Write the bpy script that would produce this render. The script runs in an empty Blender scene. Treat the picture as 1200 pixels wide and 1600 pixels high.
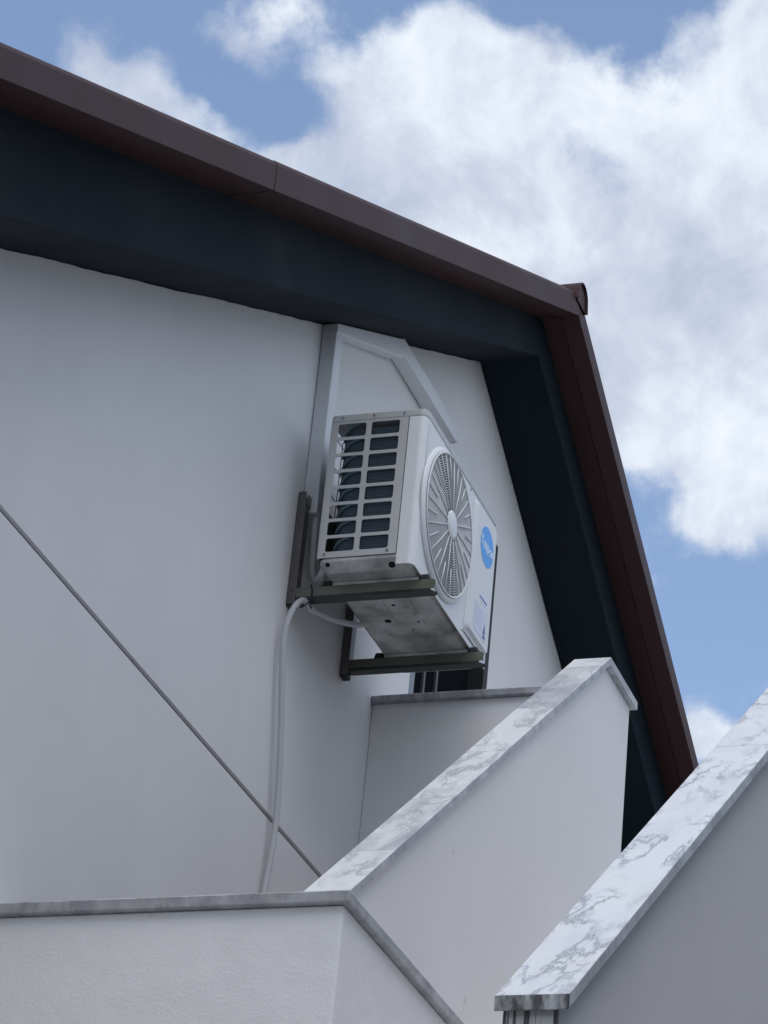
import bpy, bmesh, math, random
from mathutils import Vector, Matrix
random.seed(7)
S = bpy.context.scene
COL = S.collection
R = math.radians

# ---------------------------------------------------------------- camera
yaw, pitch, roll = 1.20260979, 0.48858471, 0.1018133
fw = Vector((math.sin(yaw)*math.cos(pitch), math.cos(yaw)*math.cos(pitch), math.sin(pitch)))
rt = fw.cross(Vector((0, 0, 1))).normalized(); up = rt.cross(fw)
r2 = rt*math.cos(roll)+up*math.sin(roll); u2 = -rt*math.sin(roll)+up*math.cos(roll)
cd = bpy.data.cameras.new('camera'); cam = bpy.data.objects.new('camera', cd); COL.objects.link(cam)
cd.sensor_fit = 'VERTICAL'; cd.sensor_height = 36; cd.sensor_width = 27
cd.lens = 5056.29/1600*36; cd.clip_start = .05; cd.clip_end = 6000
m = Matrix((r2, u2, -fw)).transposed().to_4x4(); cam.matrix_world = m
S.camera = cam

# ---------------------------------------------------------------- light
SUN = Vector((-.42, -.24, .86)).normalized()
sl = bpy.data.lights.new('sun', 'SUN'); so = bpy.data.objects.new('sun', sl); COL.objects.link(so)
sl.energy = .95; sl.angle = R(42); sl.color = (1, .965, .93)
so.rotation_euler = SUN.to_track_quat('Z', 'Y').to_euler(); so.location = (0, 0, 30)
S.view_settings.view_transform = 'Standard'; S.view_settings.look = 'None'
S.view_settings.exposure = .38; S.view_settings.gamma = 1

# ---------------------------------------------------------------- world: sky with clouds
W = bpy.data.worlds.new('World'); S.world = W; W.use_nodes = True
wt = W.node_tree; wt.nodes.clear()
def N(t, kind, **kw):
    n = t.nodes.new(kind)
    for k, v in kw.items(): setattr(n, k, v)
    return n
def math_n(t, op, a, b=None, c=None, clamp=False):
    n = N(t, 'ShaderNodeMath', operation=op); n.use_clamp = clamp
    for i, v in enumerate((a, b, c)):
        if v is None: continue
        if hasattr(v, 'links'): t.links.new(v, n.inputs[i])
        else: n.inputs[i].default_value = v
    return n.outputs[0]
def noise(t, vec, scale, detail=6, rough=.55, dist=0, ntype=None):
    n = N(t, 'ShaderNodeTexNoise'); n.inputs['Scale'].default_value = scale
    n.inputs['Detail'].default_value = detail; n.inputs['Roughness'].default_value = rough
    n.inputs['Distortion'].default_value = dist
    if vec is not None: t.links.new(vec, n.inputs['Vector'])
    return n
def ramp(t, fac, stops):
    n = N(t, 'ShaderNodeValToRGB'); t.links.new(fac, n.inputs[0])
    e = n.color_ramp.elements
    while len(e) < len(stops): e.new(.5)
    for i, (p, c) in enumerate(stops):
        e[i].position = p; e[i].color = (*c, 1) if len(c) == 3 else c
    return n.outputs[0]
def mixc(t, fac, a, b, blend='MIX'):
    n = N(t, 'ShaderNodeMix', data_type='RGBA', blend_type=blend)
    for i, v in ((0, fac), (6, a), (7, b)):
        if hasattr(v, 'links'): t.links.new(v, n.inputs[i])
        elif i == 0: n.inputs[0].default_value = v
        else: n.inputs[i].default_value = (*v, 1)
    return n.outputs[2]
def skydir(x, y):          # world direction of a place in the sky
    return (fw*5056.29 + r2*(x-600) - u2*(y-800)).normalized()
sky = N(wt, 'ShaderNodeTexSky', sky_type='NISHITA'); sky.sun_disc = False
sky.sun_elevation = math.asin(SUN.z); sky.sun_rotation = math.atan2(SUN.x, SUN.y)
sky.altitude = 50; sky.air_density = 1.0; sky.dust_density = .6; sky.ozone_density = 1.4
tc = N(wt, 'ShaderNodeTexCoord'); dirv = tc.outputs['Generated']
def warped(vec, sc, amp, det):
    w = noise(wt, dirv, sc, det, .55)
    a = N(wt, 'ShaderNodeVectorMath', operation='SUBTRACT'); wt.links.new(w.outputs['Color'], a.inputs[0]); a.inputs[1].default_value = (.5, .5, .5)
    b = N(wt, 'ShaderNodeVectorMath', operation='SCALE'); wt.links.new(a.outputs[0], b.inputs[0]); b.inputs['Scale'].default_value = amp
    c = N(wt, 'ShaderNodeVectorMath', operation='ADD'); wt.links.new(vec, c.inputs[0]); wt.links.new(b.outputs[0], c.inputs[1])
    return c.outputs[0]
wvec = warped(warped(dirv, 14, .022, 3), 60, .012, 6)
# cloud banks: (x, y, radius, strength) of each mass, held as a world direction and an angular size
BANKS = [(700, 330, 200, 1.3), (900, 330, 210, 1.3), (1080, 430, 220, 1.3), (1240, 260, 120, 1.2), (1215, 20, 95, 1.4), (470, 280, 85, 1.15), (560, 360, 110, 1), (430, 250, 45, .8),
         (1040, 600, 130, 1.3), (1210, 640, 140, 1.4), (590, 130, 75, 1.1), (700, 90, 60, .7), (790, 120, 80, .9), (1060, 230, 90, .9), (900, 170, 70, .7), (1160, 130, 60, .7),
         (1195, 780, 70, .75), (1215, 850, 50, .6), (1010, 730, 40, .45), (980, 690, 50, .7),
         (140, 115, 46, .85), (215, 155, 46, 1.1), (290, 195, 42, 1.0), (350, 220, 40, .8), (150, 20, 60, .52), (430, 95, 62, .50), (465, 10, 40, .42), (360, 75, 46, .42), (510, 85, 36, .45), (1092, 1160, 36, 1.4), (1150, 1170, 30, 1.2), (1110, 835, 45, .72), (1150, 860, 40, .72), (1100, 745, 40, .7),
         (680, 25, 46, .85), (860, 40, 30, .55)]
HOLES = [(980, 40, 85, -.7), (1090, 120, 34, -.45), (440, 185, 34, -.7), (330, 130, 34, -.4), (800, 0, 60, -.4), (625, 105, 22, -.45)]
acc = None
for (x, y, rad, st) in BANKS+HOLES:
    c = skydir(x, y)
    d = N(wt, 'ShaderNodeVectorMath', operation='DISTANCE'); wt.links.new(wvec, d.inputs[0]); d.inputs[1].default_value = c
    q = math_n(wt, 'DIVIDE', d.outputs['Value'], rad*1.12/5400)
    q = math_n(wt, 'MULTIPLY', q, q); q = math_n(wt, 'MULTIPLY', q, -1)
    g = math_n(wt, 'EXPONENT', q)
    acc = math_n(wt, 'MULTIPLY_ADD', g, st, acc if acc is not None else 0.0)
# the rest of the sky: broken cloud
big = noise(wt, dirv, 2.6, 5, .55)
dc = N(wt, 'ShaderNodeVectorMath', operation='DISTANCE'); wt.links.new(dirv, dc.inputs[0]); dc.inputs[1].default_value = skydir(650, 600)
far = N(wt, 'ShaderNodeMapRange'); wt.links.new(dc.outputs['Value'], far.inputs[0]); far.inputs[1].default_value = .24; far.inputs[2].default_value = .34
gen = N(wt, 'ShaderNodeMapRange'); wt.links.new(big.outputs[0], gen.inputs[0]); gen.inputs[1].default_value = .38; gen.inputs[2].default_value = .52
gf = math_n(wt, 'MULTIPLY', far.outputs[0], gen.outputs[0])
acc = math_n(wt, 'ADD', acc, gf)
fine = noise(wt, dirv, 26, 12, .60, .1)
acc = math_n(wt, 'MINIMUM', acc, 1.45)
fn = math_n(wt, 'MULTIPLY_ADD', math_n(wt, 'SUBTRACT', fine.outputs[0], .5), 3.0, acc)
dens = N(wt, 'ShaderNodeMapRange', interpolation_type='SMOOTHSTEP'); wt.links.new(fn, dens.inputs[0]); dens.inputs[1].default_value = .22; dens.inputs[2].default_value = 1.15
# relief inside the clouds
sh = noise(wt, warped(dirv, 9, .06, 2), 13, 10, .6)
cl = ramp(wt, sh.outputs[0], [(.37, (3.9, 4.4, 5.5)), (.47, (4.9, 5.4, 6.4)), (.55, (6.0, 6.5, 7.3)), (.66, (7.2, 7.6, 8.1))])
skyc = N(wt, 'ShaderNodeHueSaturation'); skyc.inputs['Saturation'].default_value = .93; skyc.inputs['Value'].default_value = 1.55
wt.links.new(sky.outputs[0], skyc.inputs['Color'])
mx = mixc(wt, dens.outputs[0], skyc.outputs[0], cl)
bg = N(wt, 'ShaderNodeBackground'); wt.links.new(mx, bg.inputs[0]); bg.inputs[1].default_value = .1
wo = N(wt, 'ShaderNodeOutputWorld'); wt.links.new(bg.outputs[0], wo.inputs[0])

# ---------------------------------------------------------------- materials
def mat(name, col, rough=.6, metal=0, spec=.5):
    M = bpy.data.materials.new(name); M.use_nodes = True; t = M.node_tree
    b = t.nodes['Principled BSDF']; b.inputs['Base Color'].default_value = (*col, 1)
    b.inputs['Roughness'].default_value = rough; b.inputs['Metallic'].default_value = metal
    b.inputs['Specular IOR Level'].default_value = spec
    return M, t, b
def objvec(t, sc=(1, 1, 1), loc=(0, 0, 0), rot=(0, 0, 0)):
    c = N(t, 'ShaderNodeTexCoord'); mp = N(t, 'ShaderNodeMapping'); t.links.new(c.outputs['Object'], mp.inputs[0])
    mp.inputs['Scale'].default_value = sc; mp.inputs['Location'].default_value = loc; mp.inputs['Rotation'].default_value = rot
    return mp.outputs[0]
def bump(t, b, h, strength=.3, dist=.002):
    n = N(t, 'ShaderNodeBump'); n.inputs['Strength'].default_value = strength; n.inputs['Distance'].default_value = dist
    t.links.new(h, n.inputs['Height']); t.links.new(n.outputs[0], b.inputs['Normal'])
def varied(name, col, rough=.5, metal=0, var=.12, scale=6, bs=180, bstr=.15, bd=.0008, spec=.5, speck=0):
    M, t, b = mat(name, col, rough, metal, spec)
    v = objvec(t); n = noise(t, v, scale, 5, .6)
    c = ramp(t, n.outputs[0], [(.3, tuple(x*(1-var) for x in col)), (.7, tuple(min(1, x*(1+var*.6)) for x in col))])
    if speck:
        s = noise(t, v, 38, 2, .5); f = ramp(t, s.outputs[0], [(.70, (0, 0, 0)), (.76, (1, 1, 1))])
        c = mixc(t, math_n(t, 'MULTIPLY', f, speck), c, tuple(x*.4 for x in col))
    t.links.new(c, b.inputs['Base Color'])
    rr = ramp(t, n.outputs[0], [(.3, (rough*.85,)*3), (.7, (min(1, rough*1.15),)*3)]); t.links.new(rr, b.inputs['Roughness'])
    h = noise(t, v, bs, 4, .6); bump(t, b, h.outputs[0], bstr, bd)
    return M
def stucco(name, col, grain=140, gstr=.35, gd=.002, streaks=True, extra=None):
    M, t, b = mat(name, col, .85, 0, .25)
    v = objvec(t); n = noise(t, v, 1.1, 5, .6)
    c = ramp(t, n.outputs[0], [(.3, tuple(x*.93 for x in col)), (.7, col)])
    if streaks:
        sv = objvec(t, (3.5, 3.5, .35)); s = noise(t, sv, 1.6, 6, .6)
        f = ramp(t, s.outputs[0], [(.5, (0, 0, 0)), (.8, (.05, .05, .05))]); c = mixc(t, f, c, (.34, .34, .33))
    sp = noise(t, v, 9, 2, .4); f2 = ramp(t, sp.outputs[0], [(.765, (0, 0, 0)), (.80, (.3, .3, .3))]); c = mixc(t, f2, c, (.3, .29, .27))
    if extra: c = extra(t, c)
    t.links.new(c, b.inputs['Base Color'])
    h1 = noise(t, v, grain, 6, .65); h2 = noise(t, v, grain*.12, 3, .5)
    h3 = noise(t, v, 3.2, 3, .5); h = math_n(t, 'MULTIPLY_ADD', h2.outputs[0], 1.4, math_n(t, 'MULTIPLY_ADD', h3.outputs[0], 5, h1.outputs[0])); bump(t, b, h, gstr, gd)
    return M
def marble(name, base, vein, wide=.3, fine_w=.055, scale=3.2, dirt=.0, endx=None, bias=0):
    M, t, b = mat(name, base, .32, 0, .5)
    a = N(t, 'ShaderNodeAttribute'); a.attribute_name = 'slab'
    c0 = N(t, 'ShaderNodeTexCoord'); ad = N(t, 'ShaderNodeVectorMath', operation='MULTIPLY_ADD')
    t.links.new(a.outputs['Vector'], ad.inputs[0]); ad.inputs[1].default_value = (7, 7, 7); t.links.new(c0.outputs['Object'], ad.inputs[2])
    mp = N(t, 'ShaderNodeMapping'); t.links.new(ad.outputs[0], mp.inputs[0]); mp.inputs['Rotation'].default_value = (0, R(20), R(38)); mp.inputs['Scale'].default_value = (1, 2.6, 1)
    v = mp.outputs[0]
    w1 = noise(t, v, scale, 9, .64, .35)
    d1 = math_n(t, 'ABSOLUTE', math_n(t, 'SUBTRACT', w1.outputs[0], .5))
    f1 = ramp(t, d1, [(0, (1, 1, 1)), (fine_w*.35, (.55,)*3), (fine_w, (0, 0, 0))])
    msk = noise(t, v, scale*.8, 3, .5); mk = ramp(t, msk.outputs[0], [(.38, (0, 0, 0)), (.54, (1, 1, 1))])
    f1 = math_n(t, 'MULTIPLY', f1, mk)
    w2 = noise(t, v, scale*.55, 8, .68, .6); sa = N(t, 'ShaderNodeSeparateXYZ'); t.links.new(a.outputs['Vector'], sa.inputs[0])
    sh_ = math_n(t, 'MULTIPLY_ADD', math_n(t, 'SUBTRACT', sa.outputs[0], .5-bias/.16), .16, w2.outputs[0])
    f2 = ramp(t, sh_, [(.46, (0, 0, 0)), (.62, (1, 1, 1))])
    f2 = math_n(t, 'MULTIPLY', f2, wide)
    c = mixc(t, f2, base, tuple(x*1.25 for x in vein)); c = mixc(t, math_n(t, 'MULTIPLY', f1, .75), c, vein)
    dn = noise(t, objvec(t), 7, 6, .65); df = ramp(t, dn.outputs[0], [(.5, (0, 0, 0)), (.75, (dirt,)*3)]); c = mixc(t, df, c, (.10, .095, .085))
    # shade of vertical and under faces painted into the slabs, with patchy grime
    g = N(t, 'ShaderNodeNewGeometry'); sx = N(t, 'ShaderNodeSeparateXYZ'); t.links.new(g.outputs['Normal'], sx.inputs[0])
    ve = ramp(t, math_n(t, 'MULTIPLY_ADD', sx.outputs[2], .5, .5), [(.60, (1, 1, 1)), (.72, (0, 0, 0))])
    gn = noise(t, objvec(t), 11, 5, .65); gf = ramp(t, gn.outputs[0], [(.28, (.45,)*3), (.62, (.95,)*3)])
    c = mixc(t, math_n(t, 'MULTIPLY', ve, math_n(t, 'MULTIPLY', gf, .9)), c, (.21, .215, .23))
    if endx is not None:
        p = N(t, 'ShaderNodeSeparateXYZ'); t.links.new(c0.outputs['Object'], p.inputs[0])
        e = N(t, 'ShaderNodeMapRange'); t.links.new(p.outputs[0], e.inputs[0]); e.inputs[1].default_value = endx+.002; e.inputs[2].default_value = endx+.012; e.inputs[3].default_value = 1; e.inputs[4].default_value = 0
        k = noise(t, objvec(t, (1, 1, .4)), 34, 5, .6); kf = ramp(t, k.outputs[0], [(.38, (.1,)*3), (.58, (.95,)*3)])
        c = mixc(t, math_n(t, 'MULTIPLY', math_n(t, 'MULTIPLY', e.outputs[0], ve), kf), c, (.035, .03, .026))
    t.links.new(c, b.inputs['Base Color'])
    rn = ramp(t, dn.outputs[0], [(.3, (.25,)*3), (.7, (.5,)*3)]); t.links.new(rn, b.inputs['Roughness'])
    h = noise(t, objvec(t), 60, 4, .6); bump(t, b, h.outputs[0], .06, .001)
    return M
WALLC = (.80, .79, .785)
m_wall = stucco('white_render', WALLC, 190, .3, .0012)
m_rough = stucco('rough_white_render', (.80, .795, .79), 95, .7, .0035)
def drips(t, c):
    o = N(t, 'ShaderNodeTexCoord'); p = N(t, 'ShaderNodeSeparateXYZ'); t.links.new(o.outputs['Object'], p.inputs[0])
    k = N(t, 'ShaderNodeMapRange'); t.links.new(p.outputs[0], k.inputs[0]); k.inputs[1].default_value = 5.355; k.inputs[2].default_value = 5.37; k.inputs[3].default_value = 1; k.inputs[4].default_value = 0
    nn = noise(t, objvec(t, (.1, 1, .035), (0, .13, 0)), 150, 1, .5); f = ramp(t, nn.outputs[0], [(.50, (0, 0, 0)), (.57, (1, 1, 1))])
    return mixc(t, math_n(t, 'MULTIPLY', math_n(t, 'MULTIPLY', k.outputs[0], f), .85), c, (.05, .05, .045))
m_stair = stucco('stair_render', (.77, .76, .755), 190, .25, .0012, extra=drips)
m_eave = varied('dark_slate_paint', (.012, .0195, .0265), .8, 0, .15, 1.6, 150, .3, .0015, spec=.12)
m_brown = varied('brown_lacquered_metal', (.062, .031, .032), .5, 0, .14, 1.5, 60, .04, .0006, spec=.15)
m_seam = mat('seam_shadow_gap', (.02, .014, .014), .8)[0]
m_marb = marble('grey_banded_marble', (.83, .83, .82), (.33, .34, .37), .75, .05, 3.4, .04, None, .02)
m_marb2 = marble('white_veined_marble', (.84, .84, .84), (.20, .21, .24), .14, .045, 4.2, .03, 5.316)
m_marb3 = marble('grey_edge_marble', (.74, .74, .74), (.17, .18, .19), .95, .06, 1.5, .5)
m_groove = mat('groove_shade', (.24, .24, .25), .9)[0]  # darker grey paints the shade inside the wall groove
m_acw = varied('white_steel', (.74, .745, .75), .38, 0, .03, 3, 90, .02, .0004)
m_acs = varied('warm_grey_steel', (.50, .50, .495), .42, 0, .05, 3, 90, .03, .0004)
m_base = varied('galvanised_pan', (.54, .535, .52), .5, .1, .6, 7, 60, .2, .002, speck=.6)
m_grille = varied('grey_grille', (.70, .70, .71), .4, 0, .04)
m_dark = mat('dark_inside', (.015, .018, .022), .7)[0]
m_fan = varied('fan_plastic', (.09, .095, .10), .45)
m_green = varied('dull_chromate_steel', (.175, .190, .150), .33, .55, .2, 5, 120, .05, .0005)
m_under = varied('shaded_steel', (.045, .050, .046), .45, .3, .2)  # darkened steel, paints in the shade of the arms' downward side
m_brk = varied('bronze_grey_steel', (.15, .14, .14), .40, .5, .15, 4, 120, .05, .0005)
m_rub = mat('black_rubber', (.012, .012, .013), .6)[0]
m_hose = varied('grey_white_pvc', (.52, .53, .54), .5, 0, .05)
m_duct = varied('white_pvc', (.72, .73, .75), .42, 0, .03, 2, 60, .03, .0005)
m_alu = varied('grey_aluminium', (.22, .25, .28), .4, .3)
m_jamb = mat('black_jamb', (.012, .013, .016), .6)[0]
m_blue = mat('blue_badge', (.055, .35, .86), .35)[0]
m_badge = mat('badge_white', (.62, .75, .92), .4)[0]
m_stick = mat('sticker_lilac', (.66, .68, .80), .4)[0]
m_stickw = mat('sticker_white', (.74, .78, .95), .4)[0]
m_ink = mat('sticker_ink', (.10, .12, .28), .5)[0]
m_hole = mat('hole_black', (.006, .006, .007), .9)[0]
m_screw = mat('screw_steel', (.30, .30, .30), .35, .8)[0]
# condenser coil: fine fins
m_coil, t, b = mat('condenser_fins', (.035, .055, .075), .42, .35)
v = objvec(t, (1, 1, 1)); w = N(t, 'ShaderNodeTexWave', wave_type='BANDS', bands_direction='Z'); w.inputs['Scale'].default_value = 30; w.inputs['Distortion'].default_value = .8
t.links.new(v, w.inputs['Vector']); cc = ramp(t, w.outputs[0], [(.0, (.036, .050, .068)), (1, (.060, .084, .108))]); t.links.new(cc, b.inputs['Base Color']); bump(t, b, w.outputs[0], .7, .004)
# glass
m_glass, t, b = mat('door_glass', (.010, .012, .015), .6, 0, 0)
m_ground = varied('paving', (.19, .19, .19), .85, 0, .2, .6, 30, .3, .004)
m_tile = varied('roof_tile', (.11, .055, .045), .6)

# ---------------------------------------------------------------- mesh helpers
def link(name, bm, material=None, parent=None, bevel=0, smooth=False, seg=2):
    me = bpy.data.meshes.new(name); bmesh.ops.recalc_face_normals(bm, faces=bm.faces[:]); bm.to_mesh(me); bm.free()
    mats = material if isinstance(material, (list, tuple)) else [material]
    for x in mats: me.materials.append(x)
    o = bpy.data.objects.new(name, me); COL.objects.link(o)
    if parent: o.parent = parent
    if smooth:
        for p in me.polygons: p.use_smooth = True
    if bevel:
        md = o.modifiers.new('bevel', 'BEVEL'); md.width = bevel; md.segments = seg; md.limit_method = 'ANGLE'; md.angle_limit = R(40)
        md.harden_normals = False
    return o
def thing(name, label, cat, group=None, loc=(0, 0, 0)):
    o = bpy.data.objects.new(name, None); COL.objects.link(o); o.empty_display_size = .1
    o['label'] = label; o['category'] = cat
    if group: o['group'] = group
    return o
def BM(): return bmesh.new()
def box(bm, x0, x1, y0, y1, z0, z1, mi=0):
    vs = [bm.verts.new((x, y, z)) for x in (x0, x1) for y in (y0, y1) for z in (z0, z1)]
    fs = []
    for f in ((0, 1, 3, 2), (4, 6, 7, 5), (0, 4, 5, 1), (2, 3, 7, 6), (0, 2, 6, 4), (1, 5, 7, 3)):
        q = bm.faces.new([vs[i] for i in f]); q.material_index = mi; fs.append(q)
    return vs
def prism(bm, poly, a0, a1, axis='Y', mi=0):
    # poly in the two other axes (XZ for Y, YZ for X, XY for Z)
    def P(p, a):
        return {'Y': (p[0], a, p[1]), 'X': (a, p[0], p[1]), 'Z': (p[0], p[1], a)}[axis]
    A = [bm.verts.new(P(p, a0)) for p in poly]; B = [bm.verts.new(P(p, a1)) for p in poly]
    n = len(poly)
    bm.faces.new(A).material_index = mi; bm.faces.new(B[::-1]).material_index = mi
    for i in range(n): bm.faces.new((A[i], A[(i+1) % n], B[(i+1) % n], B[i])).material_index = mi
    return A+B
def sweep(bm, pts, rad, n=12, caps=True, rfun=None, closed=False):
    pts = [Vector(p) for p in pts]; rings = []; prev = None; L = len(pts)
    for i, p in enumerate(pts):
        if closed: d = (pts[(i+1) % L]-pts[i-1]).normalized()
        else: d = (pts[min(i+1, L-1)]-pts[max(i-1, 0)]).normalized()
        if prev is None:
            a = d.orthogonal().normalized()
        else:
            a = (prev-d*prev.dot(d)).normalized()
        prev = a; b = d.cross(a); r = rad if rfun is None else rfun(i)
        rings.append([bm.verts.new(p+a*math.cos(2*math.pi*k/n)*r+b*math.sin(2*math.pi*k/n)*r) for k in range(n)])
    M = L if closed else L-1
    for i in range(M):
        A, B = rings[i], rings[(i+1) % L]
        for k in range(n):
            f = bm.faces.new((A[k], A[(k+1) % n], B[(k+1) % n], B[k])); f.smooth = True
    if caps and not closed: bm.faces.new(rings[0][::-1]); bm.faces.new(rings[-1])
def spline(P, sub=10):
    P = [Vector(p) for p in P]; out = []
    for i in range(len(P)-1):
        p0 = P[max(i-1, 0)]; p1 = P[i]; p2 = P[i+1]; p3 = P[min(i+2, len(P)-1)]
        for k in range(sub):
            t = k/sub
            out.append(.5*((2*p1)+(-p0+p2)*t+(2*p0-5*p1+4*p2-p3)*t*t+(-p0+3*p1-3*p2+p3)*t**3))
    out.append(P[-1]); return out
def rrect(x0, x1, z0, z1, r, n=5):
    out = []
    for cx, cz, a0 in ((x1-r, z1-r, 0), (x0+r, z1-r, 90), (x0+r, z0+r, 180), (x1-r, z0+r, 270)):
        for k in range(n+1):
            a = R(a0+90*k/n); out.append((cx+r*math.cos(a), cz+r*math.sin(a)))
    return out

# ---------------------------------------------------------------- ground
bm = BM(); g = 400
vs = [bm.verts.new(p) for p in ((-g, -g, -1.6), (g, -g, -1.6), (g, g, -1.6), (-g, g, -1.6))]; bm.faces.new(vs)
o = link('ground', bm, m_ground); o['kind'] = 'structure'

nb = BM(); box(nb, -4, 17, -11, -3.6, -1.6, 6.4); o = link('shade_block', nb, varied('shade_block_dark', (.16, .15, .14), .9), None)  # unseen block added opposite the stairs to shade the lower walls
o['label'] = 'plain dark block added out of view opposite the stairs to shade the lower walls'; o['category'] = 'house'
# ---------------------------------------------------------------- house
XA, YW, ZA, SL = 11.33, 4.0, 7.164, .505
SR = .473; OFF = .19
XL, XR = 2.6, 20.06
def rz(x): return ZA-SL*abs(x-XA)                # line where wall meets the eaves
def oz(x, off=0): return ZA+OFF+off-SR*abs(x-XA)  # underside of the roof verge
house = thing('house', 'white rendered gable house with dark slate eaves and a brown metal roof edge', 'house')
bm = BM(); DX0, DX1, DZ0, DZ1 = 10.83, 11.757, 4.31, 6.48; GZ0, GZ1 = 4.270, 4.290
prism(bm, [(XL, -1.6), (XR, -1.6), (XR, rz(XR)), (XR, GZ0 if rz(XR) > GZ0 else rz(XR)), ], YW, YW+.25) if False else None
# below the groove
xc = XA-(ZA-GZ0)/SL; xc2 = XA+(ZA-GZ0)/SL
prism(bm, [(XL, -1.6), (XR, -1.6), (XR, rz(XR)), (xc2, GZ0), (xc, GZ0), (XL, rz(XL))], YW, YW+.25)
prism(bm, [(xc, GZ0), (xc2, GZ0), (xc2-.03, GZ1), (xc+.03, GZ1)], YW+.014, YW+.25, mi=1)
xd = XA-(ZA-GZ1)/SL; xd2 = XA+(ZA-GZ1)/SL
prism(bm, [(xd, GZ1), (DX0, GZ1), (DX0, rz(DX0))], YW, YW+.25)
prism(bm, [(DX1, GZ1), (xd2, GZ1), (DX1, rz(DX1))], YW, YW+.25)
prism(bm, [(DX0, DZ1), (DX1, DZ1), (DX1, rz(DX1)), (XA, ZA), (DX0, rz(DX0))], YW, YW+.25)
prism(bm, [(DX0, GZ1), (DX1, GZ1), (DX1, DZ0), (DX0, DZ0)], YW, YW+.25)
box(bm, XL, XL+.25, YW+.25, 14, -1.6, rz(XL)); box(bm, XR-.25, XR, YW+.25, 14, -1.6, rz(XR))
wallo = link('wall', bm, [m_wall, m_groove], house)
# eaves beam along both rakes (soffit + outer face)
bm = BM(); YS = 3.735
for sgn in (-1, 1):
    xe = XA+sgn*9.2
    lo = [(XA, ZA), (xe, rz(xe)), (xe, oz(xe, .03)), (XA, oz(XA, .03))]
    prism(bm, lo, YS, YW+.25)
bmesh.ops.remove_doubles(bm, verts=bm.verts[:], dist=.0005)
link('eaves_beam', bm, m_eave, house, bevel=.006)
# uneven paint edge where slate paint laps on the white render
bm = BM(); n = 330; prevs = None
for i in range(n+1):
    x = 5.2+(13.6-5.2)*i/n
    pw = .8*pw+random.uniform(-.0012, .0012) if i else .0; d = .005+pw+.001*math.sin(i*.07)
    a = bm.verts.new((x, YW-.003, rz(x)+.004)); b_ = bm.verts.new((x, YW-.003, rz(x)-max(.001, d)))
    if prevs: bm.faces.new((prevs[0], prevs[1], b_, a))
    prevs = (a, b_)
link('paint_edge', bm, m_eave, house)
# roof
roof = BM()
for sgn in (-1, 1):
    xe = XA+sgn*9.35
    prism(roof, [(XA, oz(XA, .035)), (xe, oz(xe, .035)), (xe, oz(xe, .10)), (XA, oz(XA, .10))], 3.66, 14.2)
roofo = link('roof', roof, m_tile, house)
# verge trim: folded brown sheet, profile in (Y, dz)
YF = 3.57
prof = [(3.742, 0.0), (3.652, 0.0), (3.648, -.006), (YF, -.006+.004), (YF, .094), (3.5755, .106), (3.586, .115), (3.608, .119), (3.66, .121), (3.72, .121), (3.742, .04)]
def verge(bm, xa, xb, grow=0, mi=0):
    A = []; B = []
    cy = 3.66; cz = .055
    for (y, dz) in prof:
        yy = y+(-grow if y < cy else 0); zz = dz+(grow if dz > cz else -grow)
        A.append(bm.verts.new((xa, yy, oz(xa, zz)))); B.append(bm.verts.new((xb, yy, oz(xb, zz))))
    k = len(prof)
    bm.faces.new(A).material_index = mi; bm.faces.new(B[::-1]).material_index = mi
    for i in range(k): bm.faces.new((A[i], A[(i+1) % k], B[(i+1) % k], B[i])).material_index = mi
for (segs) in ([(XA-.002, 7.985, .0015), (7.982, 4.0, 0), (3.99, XA-9.4, .001)], [(XA+.002, 14.35, 0), (14.356, 17.4, .0015), (17.41, XA+9.4, 0)]):
    bm = BM()
    for (xa, xb, gr) in segs: verge(bm, xa, xb, gr)
    for (xa, xb, gr), (xc_, xd_, g2) in zip(segs, segs[1:]): verge(bm, xb, xc_, -.004, 1)
    link('fascia', bm, [m_brown, m_seam], roofo, bevel=.0015)
# ridge cap: half-round folded cap with open end
bm = BM(); rad = .066; cz = oz(XA, .088); n = 16
def arch(y, rr, zo=0):
    pts = [(XA-rr*1.12, cz-.045)]
    for k in range(n+1):
        a = math.pi*(1-k/n); pts.append((XA+rr*math.cos(a), cz+zo+rr*.95*math.sin(a)))
    pts.append((XA+rr*1.12, cz-.045)); return [(p[0], y, p[1]) for p in pts]
for (y0, y1, ro) in ((3.552, 3.96, rad), (3.96, 4.5, rad*.93)):
    O0 = [bm.verts.new(p) for p in arch(y0, ro)]; O1 = [bm.verts.new(p) for p in arch(y1, ro)]
    I0 = [bm.verts.new(p) for p in arch(y0, ro-.006)]; I1 = [bm.verts.new(p) for p in arch(y1, ro-.006)]
    for i in range(len(O0)-1):
        for q in ((O0[i], O0[i+1], O1[i+1], O1[i]), (I0[i+1], I0[i], I1[i], I1[i+1]), (O0[i+1], O0[i], I0[i], I0[i+1]), (O1[i], O1[i+1], I1[i+1], I1[i])):
            f = bm.faces.new(q)
# closing end plate, set back a little
E0 = [bm.verts.new(p) for p in arch(3.562, rad-.0065)]; E1 = [bm.verts.new(p) for p in arch(3.568, rad-.0065)]
bm.faces.new(E0); bm.faces.new(E1[::-1])
link('ridge_cap', bm, m_brown, roofo)
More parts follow.
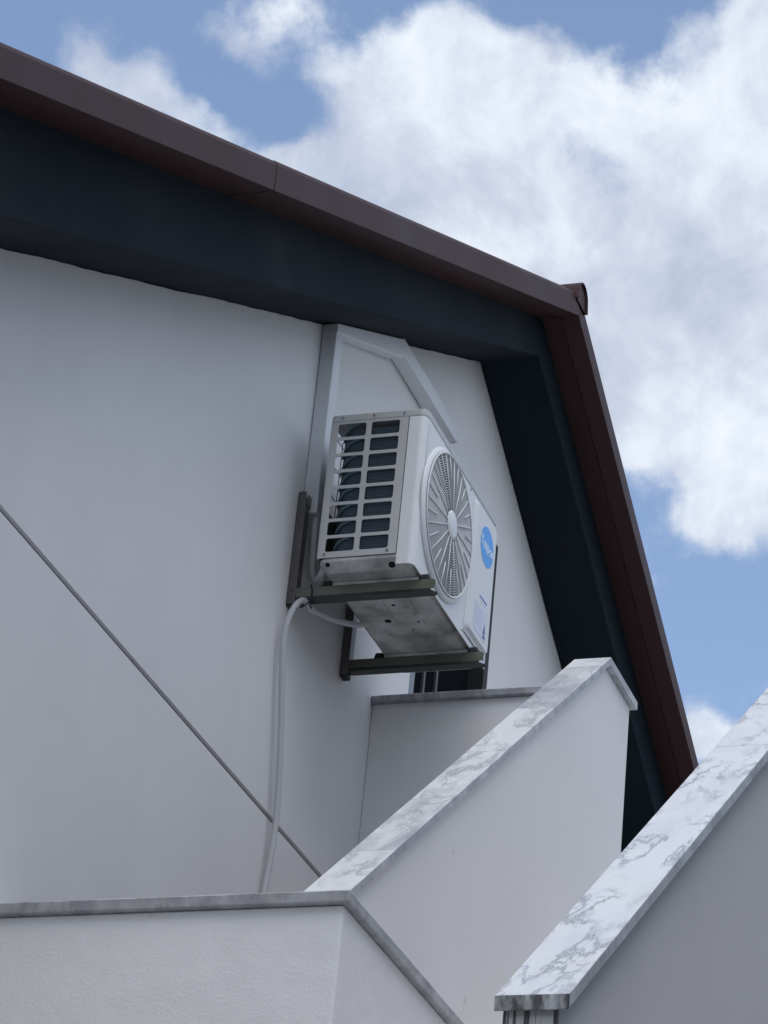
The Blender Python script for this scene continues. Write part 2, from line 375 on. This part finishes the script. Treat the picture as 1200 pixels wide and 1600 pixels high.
# glazed door
fr = BM(); yg = 4.03
for (a, b_, y) in ((10.832, 10.872, 4.012), (10.875, 10.925, 4.022), (10.935, 10.985, 4.034)):
    box(fr, a, b_, y, y+.05, DZ0, DZ1-.002)
box(fr, 10.985, DX1-.002, 4.035, 4.085, DZ1-.06, DZ1-.002)
door = link('door', fr, m_alu, house, bevel=.004)
gl = BM(); box(gl, 10.985, 11.70, 4.06, 4.07, DZ0, DZ1-.06); link('pane', gl, m_glass, door)
md_ = BM()
for x in (11.12, 11.27): box(md_, x, x+.022, 4.046, 4.0595, DZ0, DZ1-.06)
link('mullion', md_, varied('dark_aluminium', (.05, .055, .06), .4), door, bevel=.002)
jb = BM(); box(jb, 11.70, DX1-.001, 3.992, 4.20, DZ0, DZ1-.001); box(jb, 10.9, 11.70, 4.09, 4.22, DZ0, DZ1-.001)
link('jamb', jb, m_jamb, door)

# ---------------------------------------------------------------- stair parapets
def coping_line(name, P, y0, y1, t, material, parent, slabs, bevel=.0022):
    """slabs along a path of (x,z) top points"""
    bm = BM(); lay = bm.faces.layers.float_color.new('slab') if False else None
    me_ids = []
    L = [0]
    for a, b_ in zip(P, P[1:]): L.append(L[-1]+math.hypot(b_[0]-a[0], b_[1]-a[1]))
    def at(s):
        for i in range(len(P)-1):
            if s <= L[i+1]+1e-9:
                k = (s-L[i])/(L[i+1]-L[i]); return (P[i][0]+(P[i+1][0]-P[i][0])*k, P[i][1]+(P[i+1][1]-P[i][1])*k)
    cuts = sorted(set([0, L[-1]]+[x for x in slabs if 0 < x < L[-1]]+L[1:-1]))
    ids = []; sid = 0
    for a, b_ in zip(cuts, cuts[1:]):
        hard0 = a in slabs; hard1 = b_ in slabs
        pa = at(a+(.0012 if hard0 else 0)); pb = at(b_-(.0012 if hard1 else 0))
        if a in slabs: sid += 1
        jit = random.uniform(-.0012, .0012) if hard0 else 0
        vs = prism(bm, [(pa[0], pa[1]), (pb[0], pb[1]), (pb[0], pb[1]-t), (pa[0], pa[1]-t)], y0+jit, y1+jit)
        ids.append(sid)
    o = link(name, bm, material, parent, bevel=bevel)
    at_ = o.data.attributes.new('slab', 'FLOAT_COLOR', 'FACE')
    rnd = [(random.random(), random.random(), random.random(), 1) for _ in range(50)]
    for i in range(len(o.data.polygons)): at_.data[i].color = rnd[ids[i//6]]
    return o
T = .032
# middle parapet
mid = thing('stair_parapet', 'white stair parapet climbing beside the house wall, with banded grey marble coping', 'wall')
MP = [(7.812, 3.270-.006), (10.21, 5.138), (10.600, 5.138)]
tv = T*1.27
coping_line('coping', MP, 3.0, 3.14, T, m_marb, mid, [.0, .42, 1.02, 1.62, 2.25, 2.9])
bm = BM(); prism(bm, [(7.83, -1.6), (10.572, -1.6), (10.572, 5.138-T-.001), (10.21, 5.138-T-.001), (7.83, 3.264+.779*(.018)-T-.003)], 3.022, 3.12)
link('wall', bm, m_stair, mid, bevel=.004)
# lower landing parapet (front face towards the camera)
low = thing('landing_parapet', 'low rough rendered landing wall in the lower left corner, edged with grey stained marble', 'wall')
bm = BM(); prism(bm, [(7.62, 2.927), (7.77, 2.927), (7.77, 3.998), (7.62, 3.998)], 3.151, 3.186, axis='Z')
o = link('coping', bm, m_marb3, low, bevel=.004)
bm = BM(); box(bm, 7.7705, 12.4, 2.9272, 3.0212, 3.1512, 3.1857)
link('coping', bm, m_marb3, low, bevel=.004)
bm = BM(); prism(bm, [(7.642, 2.948), (12.4, 2.948), (12.4, 3.021), (7.76, 3.021), (7.76, 3.998), (7.642, 3.998)], -1.6, 3.1505, axis='Z')
link('wall', bm, m_rough, low, bevel=.006)
# upper landing parapet
upl = thing('landing_parapet', 'short white wall under the wall-mounted unit with a thin grey marble ledge', 'wall')
bm = BM(); box(bm, 10.43, 10.56, 3.142, 3.998, 5.118, 5.148); link('coping', bm, m_marb3, upl, bevel=.004)
bm = BM(); box(bm, 10.452, 10.55, 3.122, 3.998, 3.0, 5.1175); link('wall', bm, m_wall, upl)
# right parapet
rgt = thing('stair_parapet', 'right-hand stair parapet with white veined marble coping and black drip stains at its end', 'wall')
RP = [(5.316, 2.004), (9.38, 2.004+.7766*(9.38-5.316)), (10.557, 2.004+.7766*(9.38-5.316))]
coping_line('coping', RP, 1.6, 1.741, T-.001, m_marb2, rgt, [0, 1.93, 3.6])
zt = RP[1][1]
bm = BM(); prism(bm, [(5.342, -1.6), (10.527, -1.6), (10.527, zt-T), (9.38, zt-T), (5.342, 2.004+.7766*.026-T-.003)], 1.632, 1.732)
link('wall', bm, m_stair, rgt, bevel=.004)
# flight of steps between the two parapets
st = thing('staircase', 'white concrete flight of steps rising between the two sloping parapets', 'staircase')
bm = BM(); nst = 24; x = 5.7; dx = (10.4-5.7)/nst; dz = dx*.784; z = 3.28+.784*(5.7-7.84)-1.07
for i in range(nst): box(bm, x+i*dx, x+(i+1)*dx+.001*0, 1.7325, 3.0172, z+i*dz-.32, z+i*dz)
link('step', bm, m_wall, st)
bm = BM(); box(bm, 10.4, 12.4, 1.7325, 3.0172, z+nst*dz-.25, z+nst*dz-.002); box(bm, 10.573, 12.4, 3.0175, 3.998, z+nst*dz-.25, z+nst*dz-.002); link('landing', bm, m_wall, st)

# ---------------------------------------------------------------- air conditioner outdoor unit
X0, X1, Y0, Y1, Z0, Z1 = 9.40, 10.262, 3.50, 3.862, 5.188, 5.752
ac = thing('air_conditioner', 'white outdoor air conditioner with round fan grille and blue badge, on wall brackets', 'air conditioner')
# side panel with two columns of eight rounded openings
bm = BM()
cols = [(3.600, 3.707), (3.727, 3.834)]; zs0, zs1 = 5.212, 5.731; nr = 8; bar = .0125
hh = (zs1-zs0-bar*(nr-1))/nr
def panel_with_holes(bm, outer, holes, x0, x1):
    # frame built as a triangulated face with holes, extruded in X
    edges = []
    def loop(pts):
        vs = [bm.verts.new((x0, p[0], p[1])) for p in pts]
        for i in range(len(vs)): edges.append(bm.edges.new((vs[i], vs[(i+1) % len(vs)])))
    loop(outer)
    for h in holes: loop(h)
    r = bmesh.ops.triangle_fill(bm, edges=edges, use_beauty=True)
    fs = [f for f in r['geom'] if isinstance(f, bmesh.types.BMFace)]
    e = bmesh.ops.extrude_face_region(bm, geom=fs)
    for v_ in e['geom']:
        if isinstance(v_, bmesh.types.BMVert): v_.co.x += x1-x0
holes = []
for (a, b_) in cols:
    for k in range(nr):
        zz = zs0+k*(hh+bar); holes.append(rrect(a, b_, zz, zz+hh, .008, 4))
panel_with_holes(bm, [(3.568, Z0+.0005), (Y1-.004, Z0+.0005), (Y1-.004, Z1-.012), (3.568, Z1-.012)], holes, X0, X0+.003)
link('side_grille', bm, m_acs, ac)
# casing: front corner, right side, back posts, rounded front
bm = BM()
n = 6; fr_ = .026
pf = [(X0+.0005, 3.5655)]
for k in range(n+1):
    a = math.pi+math.pi/2*k/n; pf.append((X0+.0005+fr_+fr_*math.cos(a), Y0+fr_+fr_*math.sin(a)))
inn = [(X0+.03, Y0+.004), (X0+.03, Y0+.0045+.0), (X0+.0035, Y0+fr_+.01), (X0+.0035, 3.5655)]
prism(bm, pf+[(X0+fr_+.004, Y0), (X0+fr_+.004, Y0+.003), (X0+.014, Y0+.014), (X0+.0035, Y0+fr_+.003), (X0+.0035, 3.5655)], Z0-.043, Z1-.012, axis='Z')
link('corner_panel', bm, m_acw, ac, bevel=.0015)
bm = BM(); box(bm, X1-.003, X1, Y0+.004, Y1, Z0, Z1-.012); link('side_panel', bm, m_acw, ac, bevel=.0015)
bm = BM(); box(bm, X0, X0+.022, Y1-.003, Y1, Z0, Z1-.012); link('corner_post', bm, m_acs, ac, bevel=.001)
bm = BM(); box(bm, X1-.26, X1-.003, Y1-.003, Y1, Z0, Z1-.012); link('rear_panel', bm, m_acw, ac, bevel=.001)
# front panel with round opening
bm = BM(); FC = (9.692, 5.447); FR = .268
edges = []
def loopY(pts, y):
    vs = [bm.verts.new((p[0], y, p[1])) for p in pts]
    for i in range(len(vs)): edges.append(bm.edges.new((vs[i], vs[(i+1) % len(vs)])))
loopY([(X0+fr_+.0045, Z0-.043), (X1, Z0-.043), (X1, Z1-.012), (X0+fr_+.0045, Z1-.012)], Y0)
loopY([(FC[0]+FR*math.cos(2*math.pi*k/72), FC[1]+FR*math.sin(2*math.pi*k/72)) for k in range(72)], Y0)
r = bmesh.ops.triangle_fill(bm, edges=edges, use_beauty=True)
fs = [f for f in r['geom'] if isinstance(f, bmesh.types.BMFace)]
e = bmesh.ops.extrude_face_region(bm, geom=fs)
for v_ in e['geom']:
    if isinstance(v_, bmesh.types.BMVert): v_.co.y += .003
link('front_panel', bm, m_acw, ac)
# lid
bm = BM(); lp = []
for (cx, cy, a0) in ((X1-.01, Y1-.01, 0), (X0+.012, Y1-.012, 90), (X0+.028, Y0+.026, 180), (X1-.012, Y0+.010, 270)):
    rr = .028 if a0 == 180 else .014
    for k in range(6):
        a = R(a0+18*k); lp.append((cx+rr*math.cos(a), cy+rr*math.sin(a)))
prism(bm, lp, Z1-.0115, Z1+.018, axis='Z')
lid = link('lid', bm, m_acs, ac, bevel=.005, seg=3)
# bell-mouth ring and grille
def lathe(bm, prof, n=96, c=FC, closed=False):
    rings = []
    for k in range(n):
        a = 2*math.pi*k/n
        rings.append([bm.verts.new((c[0]+p[0]*math.cos(a), p[1], c[1]+p[0]*math.sin(a))) for p in prof])
    for k in range(n):
        A, B = rings[k], rings[(k+1) % n]
        for i in range(len(prof)-1 if not closed else len(prof)):
            j = (i+1) % len(prof); f = bm.faces.new((A[i], A[j], B[j], B[i])); f.smooth = True
bm = BM(); lathe(bm, [(.2845, 3.4995), (.283, 3.494), (.275, 3.487), (.268, 3.484), (.264, 3.485), (.262, 3.492), (.262, 3.506), (.268, 3.507), (.271, 3.499)], closed=True)
ring = link('fan_ring', bm, m_acw, ac)
bm = BM(); YG = 3.482
def ydome(rr): return YG-.010*(1-(rr/.262)**2)
for i in range(23):
    rr = .062+.2*i/23+.004
    pts = [(FC[0]+rr*math.cos(2*math.pi*k/72), ydome(rr)+.003, FC[1]+rr*math.sin(2*math.pi*k/72)) for k in range(72)]
    sweep(bm, pts, .0019, 5, closed=True)
for k in range(32):
    a = 2*math.pi*(k+.25)/32; r0 = .05 if k % 2 == 0 else .165
    pts = [(FC[0]+rr*math.cos(a), ydome(rr), FC[1]+rr*math.sin(a)) for rr in (r0, (r0+.264)/2, .264)]
    sweep(bm, pts, .0024, 6)
sweep(bm, [(FC[0]+.2625*math.cos(2*math.pi*k/96), YG-.001, FC[1]+.2625*math.sin(2*math.pi*k/96)) for k in range(96)], .0034, 8, closed=True)
grl = link('fan_grille', bm, m_grille, ac)
bm = BM(); lathe(bm, [(.0001, YG-.016), (.045, YG-.015), (.053, YG-.011), (.054, YG-.003), (.0001, YG-.002)], 48)
link('grille_hub', bm, m_acw, grl)
# fan behind the grille
bm = BM(); lathe(bm, [(.0001, 3.52), (.05, 3.525), (.06, 3.54), (.06, 3.62), (.0001, 3.62)], 40)
for q in range(3):
    a0 = 2*math.pi*q/3+.5; g_ = []
    for i in range(7):
        rr = .055+.195*i/6; row = []
        for j in range(7):
            s = j/6; a = a0+(s-.5)*(1.35-.25*i/6)+.25*i/6
            row.append(bm.verts.new((FC[0]+rr*math.cos(a), 3.535+.075*s+.01*math.sin(s*3.14), FC[1]+rr*math.sin(a))))
        g_.append(row)
    for i in range(6):
        for j in range(6): bm.faces.new((g_[i][j], g_[i+1][j], g_[i+1][j+1], g_[i][j+1])).smooth = True
fan = link('fan', bm, m_fan, ac); sm = fan.modifiers.new('s', 'SOLIDIFY'); sm.thickness = .003
bm = BM(); lathe(bm, [(.264, 3.507), (.262, 3.56), (.27, 3.60), (.272, 3.60), (.264, 3.56), (.266, 3.507)], 64, closed=True); link('fan_shroud', bm, m_fan, ac)
bm = BM(); box(bm, 9.96, 9.965, 3.504, 3.80, Z0, Z1-.013); link('divider', bm, m_dark, ac)
# coil: flat along the side, round the corner, along the back
bm = BM(); path = [(9.409, 3.520), (9.409, 3.765)]
for k in range(1, 9):
    a = R(180-90*k/8); path.append((9.409+.06+.06*math.cos(a), 3.765+.06*math.sin(a)))
path.append((9.96, 3.825))
zc0, zc1 = Z0+.004, Z1-.04
def off(path, d):
    out = []
    for i, p in enumerate(path):
        a = path[max(i-1, 0)]; c = path[min(i+1, len(path)-1)]; tx, ty = c[0]-a[0], c[1]-a[1]; l = math.hypot(tx, ty)
        out.append((p[0]+ty/l*d, p[1]-tx/l*d))
    return out
inner = off(path, .024)
prism(bm, path+inner[::-1], zc0, zc1, axis='Z')
link('condenser_coil', bm, m_coil, ac)
# teal arcs modelled in place of the highlights on the bent coil fins
tealm = varied('teal_highlight', (.07, .115, .135), .4, .3)
for k in range(8):
    zz = zs0+k*(hh+bar)-.004; P = []
    for q in range(9):
        u = q/8; ang = 62*(1-u)**1.3      # angle round the bend, from its back edge to its side
        a = R(180-ang); d = .0035
        yy = 3.765+(.06+d)*math.sin(a)-.035*max(0, u-.55)/.45; P.append((9.409+.06+(.06+d)*math.cos(a)-.0005*u, yy, zz+.062*math.sin(u*1.45)))
    bm = BM(); sweep(bm, spline(P, 3), .006, 8, rfun=lambda i: .0065*math.sin(math.pi*(.12+.76*i/24))); link('fin_highlight', bm, tealm, ac)
bm = BM(); box(bm, X0+.023, X0+.22, Y1-.006, Y1-.002, Z0, 5.40); link('dark_backing', bm, m_under, ac)  # dark sheet added for valves, pipes and shade behind the lower openings
# rear wire guard
bm = BM()
for k in range(5):
    zz = Z0+.06+k*.115; sweep(bm, [(X0+.01, Y1-.001, zz), (X1-.26, Y1-.001, zz)], .0016, 6)
for k in range(5):
    xx = X0+.13+k*.11; sweep(bm, [(xx, Y1+.001, Z0+.01), (xx, Y1+.001, Z1-.02)], .0016, 6)
link('rear_guard', bm, m_rub, ac)
# base pan with stamped underside
bm = BM()
bp_ = rrect(X0+.004, X1-.004, Y0+.004, Y1-.004, .03, 5); bq = rrect(X0+.034, X1-.014, Y0+.022, Y1-.034, .03, 5); bq2 = rrect(X0+.05, X1-.02, Y0+.0265, Y1-.05, .02, 5)
A = [bm.verts.new((p[0], p[1], Z0)) for p in bp_]; A2 = [bm.verts.new((p[0], p[1], Z0-.014)) for p in bp_]; B = [bm.verts.new((p[0], p[1], Z0-.046)) for p in bq]; 
nn = len(A)
for i in range(nn):
    j = (i+1) % nn
    bm.faces.new((A[i], A[j], A2[j], A2[i])); bm.faces.new((A2[i], A2[j], B[j], B[i]))
bm.faces.new(A); bm.faces.new(B[::-1])
base = link('base_pan', bm, m_base, ac, bevel=.005)
def disc(bm, c, rx, ry, axis, h=.001, n=20, mi=0):
    pts = []
    for k in range(n):
        a = 2*math.pi*k/n; u, v_ = rx*math.cos(a), ry*math.sin(a)
        pts.append((c[0]+u, c[1]+v_) if axis == 'Z' else ((c[1]+u, c[2]+v_) if axis == 'X' else (c[0]+u, c[2]+v_)))
    base_ = {'Z': c[2], 'X': c[0], 'Y': c[1]}[axis]
    prism(bm, pts, base_, base_-h, axis=axis, mi=mi)
zb = Z0-.046
bm = BM()
for (x, y, r_) in ((9.66, 3.76, .030), (9.79, 3.60, .024), (9.93, 3.585, .034), (9.92, 3.72, .036), (9.73, 3.64, .02)):
    n = 24
    ra = [bm.verts.new((x+r_*math.cos(2*math.pi*k/n), y+r_*math.sin(2*math.pi*k/n), zb-.0003)) for k in range(n)]
    rb = [bm.verts.new((x+r_*.72*math.cos(2*math.pi*k/n), y+r_*.72*math.sin(2*math.pi*k/n), zb-.005)) for k in range(n)]
    for k in range(n): bm.faces.new((ra[k], ra[(k+1) % n], rb[(k+1) % n], rb[k]))
    bm.faces.new(rb)
for yy in (3.60, 3.70): box(bm, 9.62, 9.86, yy, yy+.012, zb-.004, zb-.0003)
link('stamping', bm, m_base, base, bevel=.002)
for (x, y, r_) in ((9.82, 3.73, .0125), (9.84, 3.62, .005), (9.90, 3.66, .004), (9.70, 3.67, .007)): bm = BM(); disc(bm, (x, y, zb-.0008), r_, r_, 'Z', .0006); link('drain_hole', bm, m_hole, base)
# holes on the sloped end of the pan (follow the slope)
def slopeP(y, s):   # point on the left sloping face, s 0..1 from top to bottom
    return Vector((X0+.004+.030*s, y, Z0-.014-.032*s))
nrm = Vector((-.032, 0, -.030)).normalized()
for (y, s, r_) in ((3.822, .25, .009), (3.585, .6, .013), (3.56, .05, .005)):
    c = slopeP(y, s)+nrm*.0012; tdir = Vector((.030, 0, -.032)).normalized()
    bm = BM(); bm.faces.new([bm.verts.new(c+Vector((0, 1, 0))*r_*math.cos(2*math.pi*k/20)+tdir*r_*.9*math.sin(2*math.pi*k/20)) for k in range(20)]); link('drain_hole', bm, m_hole, base)
# feet (folded flange) under the pan
for xx in (9.497, 10.081):
    bm = BM(); box(bm, xx-.002, xx+.046, 3.51, 3.83, 5.1285, 5.1405); link('foot', bm, m_base, ac, bevel=.002)
# screws on lid and side panel
def screw(c, r_, ax, par, h=.002):
    bm = BM(); disc(bm, c, r_, r_, ax, h, 14); link('screw', bm, m_screw, par)
for (y, z) in ((3.82, Z1+.003), (3.70, Z1+.004), (3.585, Z1+.003)): screw((X0-.0022, y, z), .0035, 'X', ac)
for (y, z) in ((3.835, Z0+.014), (3.60, Z0+.013)): screw((X0-.0002, y, z), .0045, 'X', ac, .003)
screw((9.94, Y0-.0002, Z1-.022), .005, 'Y', ac); screw((9.975, Y0-.0002, Z0-.022), .005, 'Y', ac)
# raised cover on the front right
bm = BM(); cvp = rrect(9.985, 10.252, 5.185, 5.722, .02, 5); cvq = rrect(10.012, 10.246, 5.200, 5.712, .014, 5)
A = [bm.verts.new((p[0], Y0-.0005, p[1])) for p in cvp]; B = [bm.verts.new((p[0], Y0-.012, p[1])) for p in cvq]
for i in range(len(A)):
    j = (i+1) % len(A); bm.faces.new((A[i], A[j], B[j], B[i]))
bm.faces.new(B); bm.faces.new(A[::-1])
cover = link('service_cover', bm, m_acw, ac, bevel=.004, seg=3)
bm = BM(); box(bm, 9.99, 10.24, Y0-.0045, Y0-.0005, 5.170, 5.184); link('cover_gap', bm, m_acs, cover)
YC = Y0-.0124
BC = (10.142, 5.592); BR = .079
bm = BM(); disc(bm, (BC[0], YC, BC[1]), BR, BR, 'Y', .0006, 48); badge = link('badge', bm, m_blue, ac)
def text(body, size, cx, z, y, material, parent, name, shear=0, sx=1, rot=0):
    cu = bpy.data.curves.new('t', 'FONT'); cu.body = body; cu.size = size; cu.align_x = 'CENTER'; cu.align_y = 'CENTER'; cu.extrude = .0002; cu.shear = shear; cu.offset = size*.034
    to = bpy.data.objects.new('t', cu); COL.objects.link(to); bpy.context.view_layer.update()
    me = bpy.data.meshes.new_from_object(to.evaluated_get(bpy.context.evaluated_depsgraph_get())); bpy.data.objects.remove(to)
    me.name = name; me.materials.clear(); me.materials.append(material)
    o = bpy.data.objects.new(name, me); COL.objects.link(o); o.parent = parent
    o.matrix_local = Matrix.Translation((cx, y, z)) @ Matrix.Rotation(math.pi/2, 4, 'X') @ Matrix.Rotation(rot, 4, 'Z') @ Matrix.Diagonal((sx, 1, 1, 1))
    return o
text('Tuapon', .057, BC[0]-.002, BC[1]+.001, YC-.001, m_badge, badge, 'lettering', .15, .92)
bm = BM(); sweep(bm, spline([(BC[0]+.022, YC-.001, BC[1]-.026), (BC[0]+.045, YC-.001, BC[1]-.022), (BC[0]+.062, YC-.001, BC[1]-.012), (BC[0]+.064, YC-.001, BC[1]+.004)], 5), .0016, 5); link('swoosh', bm, m_badge, badge)
# small oval sticker and rating label
bm = BM(); disc(bm, (10.150, YC, 5.375), .052, .018, 'Y', .0005, 32); s1 = link('sticker', bm, m_stickw, ac)
text('eco inverter', .017, 10.150, 5.375, YC-.0009, m_ink, s1, 'lettering', .2)
bm = BM(); prism(bm, rrect(10.060, 10.205, 5.222, 5.335, .005, 3), YC, YC-.0005); s2 = link('rating_label', bm, m_stick, ac)
bm = BM()
for k in range(6): box(bm, 10.068, 10.15+.012*(k % 3), YC-.0012, YC-.0006, 5.322-k*.013, 5.3245-k*.013)
for k in range(3): box(bm, 10.075+.02*k, 10.087+.02*k, YC-.0012, YC-.0006, 5.234, 5.240)
link('printing', bm, m_stickw, s2)
bm = BM(); prism(bm, [(10.172, 5.250), (10.198, 5.250), (10.185, 5.292)], YC-.0006, YC-.0012); prism(bm, [(10.172, 5.232), (10.198, 5.232), (10.198, 5.244), (10.172, 5.244)], YC-.0006, YC-.0012)
link('warning_mark', bm, m_ink, s2)

# ---------------------------------------------------------------- brackets
def bracket(x, label, first=None):
    t_ = thing('wall_bracket', label, 'bracket', 'metal brackets under the air conditioner')
    zt_, zb_ = 5.128, 5.082
    bm = BM()
    # arm: C section, web towards -X, open top
    prism(bm, rrect(3.445, 3.972, zt_-.036, zt_, .011, 6)[:], x, x+.0025, axis='X')
    link('arm', bm, m_green, t_, bevel=.001); bm = BM()
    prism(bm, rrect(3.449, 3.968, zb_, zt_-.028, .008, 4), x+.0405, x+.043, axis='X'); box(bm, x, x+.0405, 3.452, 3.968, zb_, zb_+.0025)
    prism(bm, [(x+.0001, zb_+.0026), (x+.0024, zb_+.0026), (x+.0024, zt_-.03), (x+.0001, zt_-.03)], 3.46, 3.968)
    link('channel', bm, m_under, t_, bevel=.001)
    bm = BM(); prism(bm, rrect(3.966, 3.998, 5.068, 5.520, .006, 4), x-.004, x-.0015, axis='X'); box(bm, x-.0015, x+.040, 3.966, 3.9685, 5.085, 5.500)
    box(bm, x+.0405, x+.0425, 3.969, 3.998, 5.085, 5.500); 
    link('rail', bm, m_brk, t_, bevel=.0012)
    bm = BM(); box(bm, x-.003, x+.042, 3.9688, 3.9985, 5.060, 5.0848); link('end_cap', bm, m_rub, t_, bevel=.004)
    bm = BM(); box(bm, x+.006, x+.040, 3.962, 3.966, 5.47, 5.512); link('end_cap', bm, m_green, t_, bevel=.006)
    for (y0, y1) in ((3.468, 3.508), (3.832, 3.872)):
        bm = BM(); prism(bm, [(y0, 5.1285), (y1, 5.1285), (y1-.006, 5.150), (y0+.006, 5.150)], x+.001, x+.040, axis='X'); link('rubber_pad', bm, m_rub, t_, bevel=.003)
    bm = BM(); box(bm, x+.004, x+.038, 3.508, 3.832, 5.1422-.015, 5.1285) if False else None
    bm2 = BM(); disc(bm2, (x-.0041, 3.982, 5.115), .003, .003, 'X', .0006, 12); link('bolt', bm2, m_hole, t_)
    bm.free()
    return t_
bracket(9.497, 'metal wall bracket nearer the camera, holding the grille end of the unit')
bracket(10.081, 'metal wall bracket above the marble ledge, holding the far end of the unit')

# ---------------------------------------------------------------- trunking
tr = thing('pipe_trunking', 'white plastic pipe trunking running up the wall and along the dark eaves behind the unit', 'trunking')
bm = BM(); box(bm, 9.54, 9.612, 3.94, 3.998, 5.455, rz(9.54)-.062+.04); link('duct', bm, m_duct, tr, bevel=.004)
bm = BM(); xa, xb = 9.5385, 10.243
prism(bm, [(xa, rz(xa)-.085+.04), (xb, rz(xb)-.088), (xb+.012, rz(xb)-.02), (xb, rz(xb)-.003), (xa, rz(xa)-.003)], 3.937, 3.9978); link('duct', bm, m_duct, tr, bevel=.004)
bm = BM(); prism(bm, [(10.225, 6.543), (10.95, 6.543), (10.95, 6.596), (10.70, 6.612), (10.225, 6.612)], 3.936, 3.9975); link('duct', bm, m_duct, tr, bevel=.004)
bm = BM(); box(bm, 10.9505, 10.960, 3.9345, 3.998, 6.5415, 6.598); link('collar', bm, m_duct, tr, bevel=.003)
# ---------------------------------------------------------------- pipes
bm = BM(); sweep(bm, spline([(9.575, 3.955, 5.50), (9.578, 3.955, 5.40), (9.585, 3.953, 5.31), (9.58, 3.945, 5.235), (9.55, 3.915, 5.182), (9.50, 3.878, 5.172), (9.455, 3.852, 5.178)], 10), .0135, 14)
o = link('coolant_pipe', bm, m_hose, None); o['label'] = 'short pale insulated pipe curving from the white trunking into the back of the unit'; o['category'] = 'pipe'
hp = [(9.80, 3.80, 5.125), (9.76, 3.835, 5.105), (9.68, 3.875, 5.085), (9.60, 3.905, 5.072), (9.545, 3.922, 5.066), (9.50, 3.930, 5.077), (9.472, 3.943, 5.055), (9.447, 3.956, 5.00), (9.437, 3.966, 4.92), (9.455, 3.968, 4.80), (9.500, 3.966, 4.60), (9.538, 3.966, 4.40), (9.556, 3.967, 4.25), (9.556, 3.972, 4.12), (9.548, 3.978, 3.95), (9.54, 3.98, 3.6), (9.54, 3.98, 3.1)]
pts = spline(hp, 34)
bm = BM(); sweep(bm, pts, .0112, 14, rfun=lambda i: .0112+(.0005*math.sin(i*1.9) if i > 230 else 0))
o = link('drain_hose', bm, m_hose, None); o['label'] = 'long pale drain hose tied under the bracket and hanging down the house wall'; o['category'] = 'hose'
bm = BM()
c = Vector((9.487, 3.93, 5.095)); pts = [(9.488, 3.906, 5.132), (9.4925, 3.9035, 5.10), (9.487, 3.907, 5.068), (9.49, 3.93, 5.0475), (9.51, 3.95, 5.06), (9.545, 3.948, 5.09), (9.545, 3.94, 5.134), (9.51, 3.915, 5.136)]
sweep(bm, spline(pts+[pts[0]], 5)[:-1], .0024, 6, closed=True)
sweep(bm, [(9.487, 3.907, 5.062), (9.483, 3.900, 5.048), (9.480, 3.893, 5.034)], .003, 6)
o = link('cable_tie', bm, m_rub, None); o['label'] = 'black cable tie holding the pale hose to the nearer bracket'; o['category'] = 'cable tie'
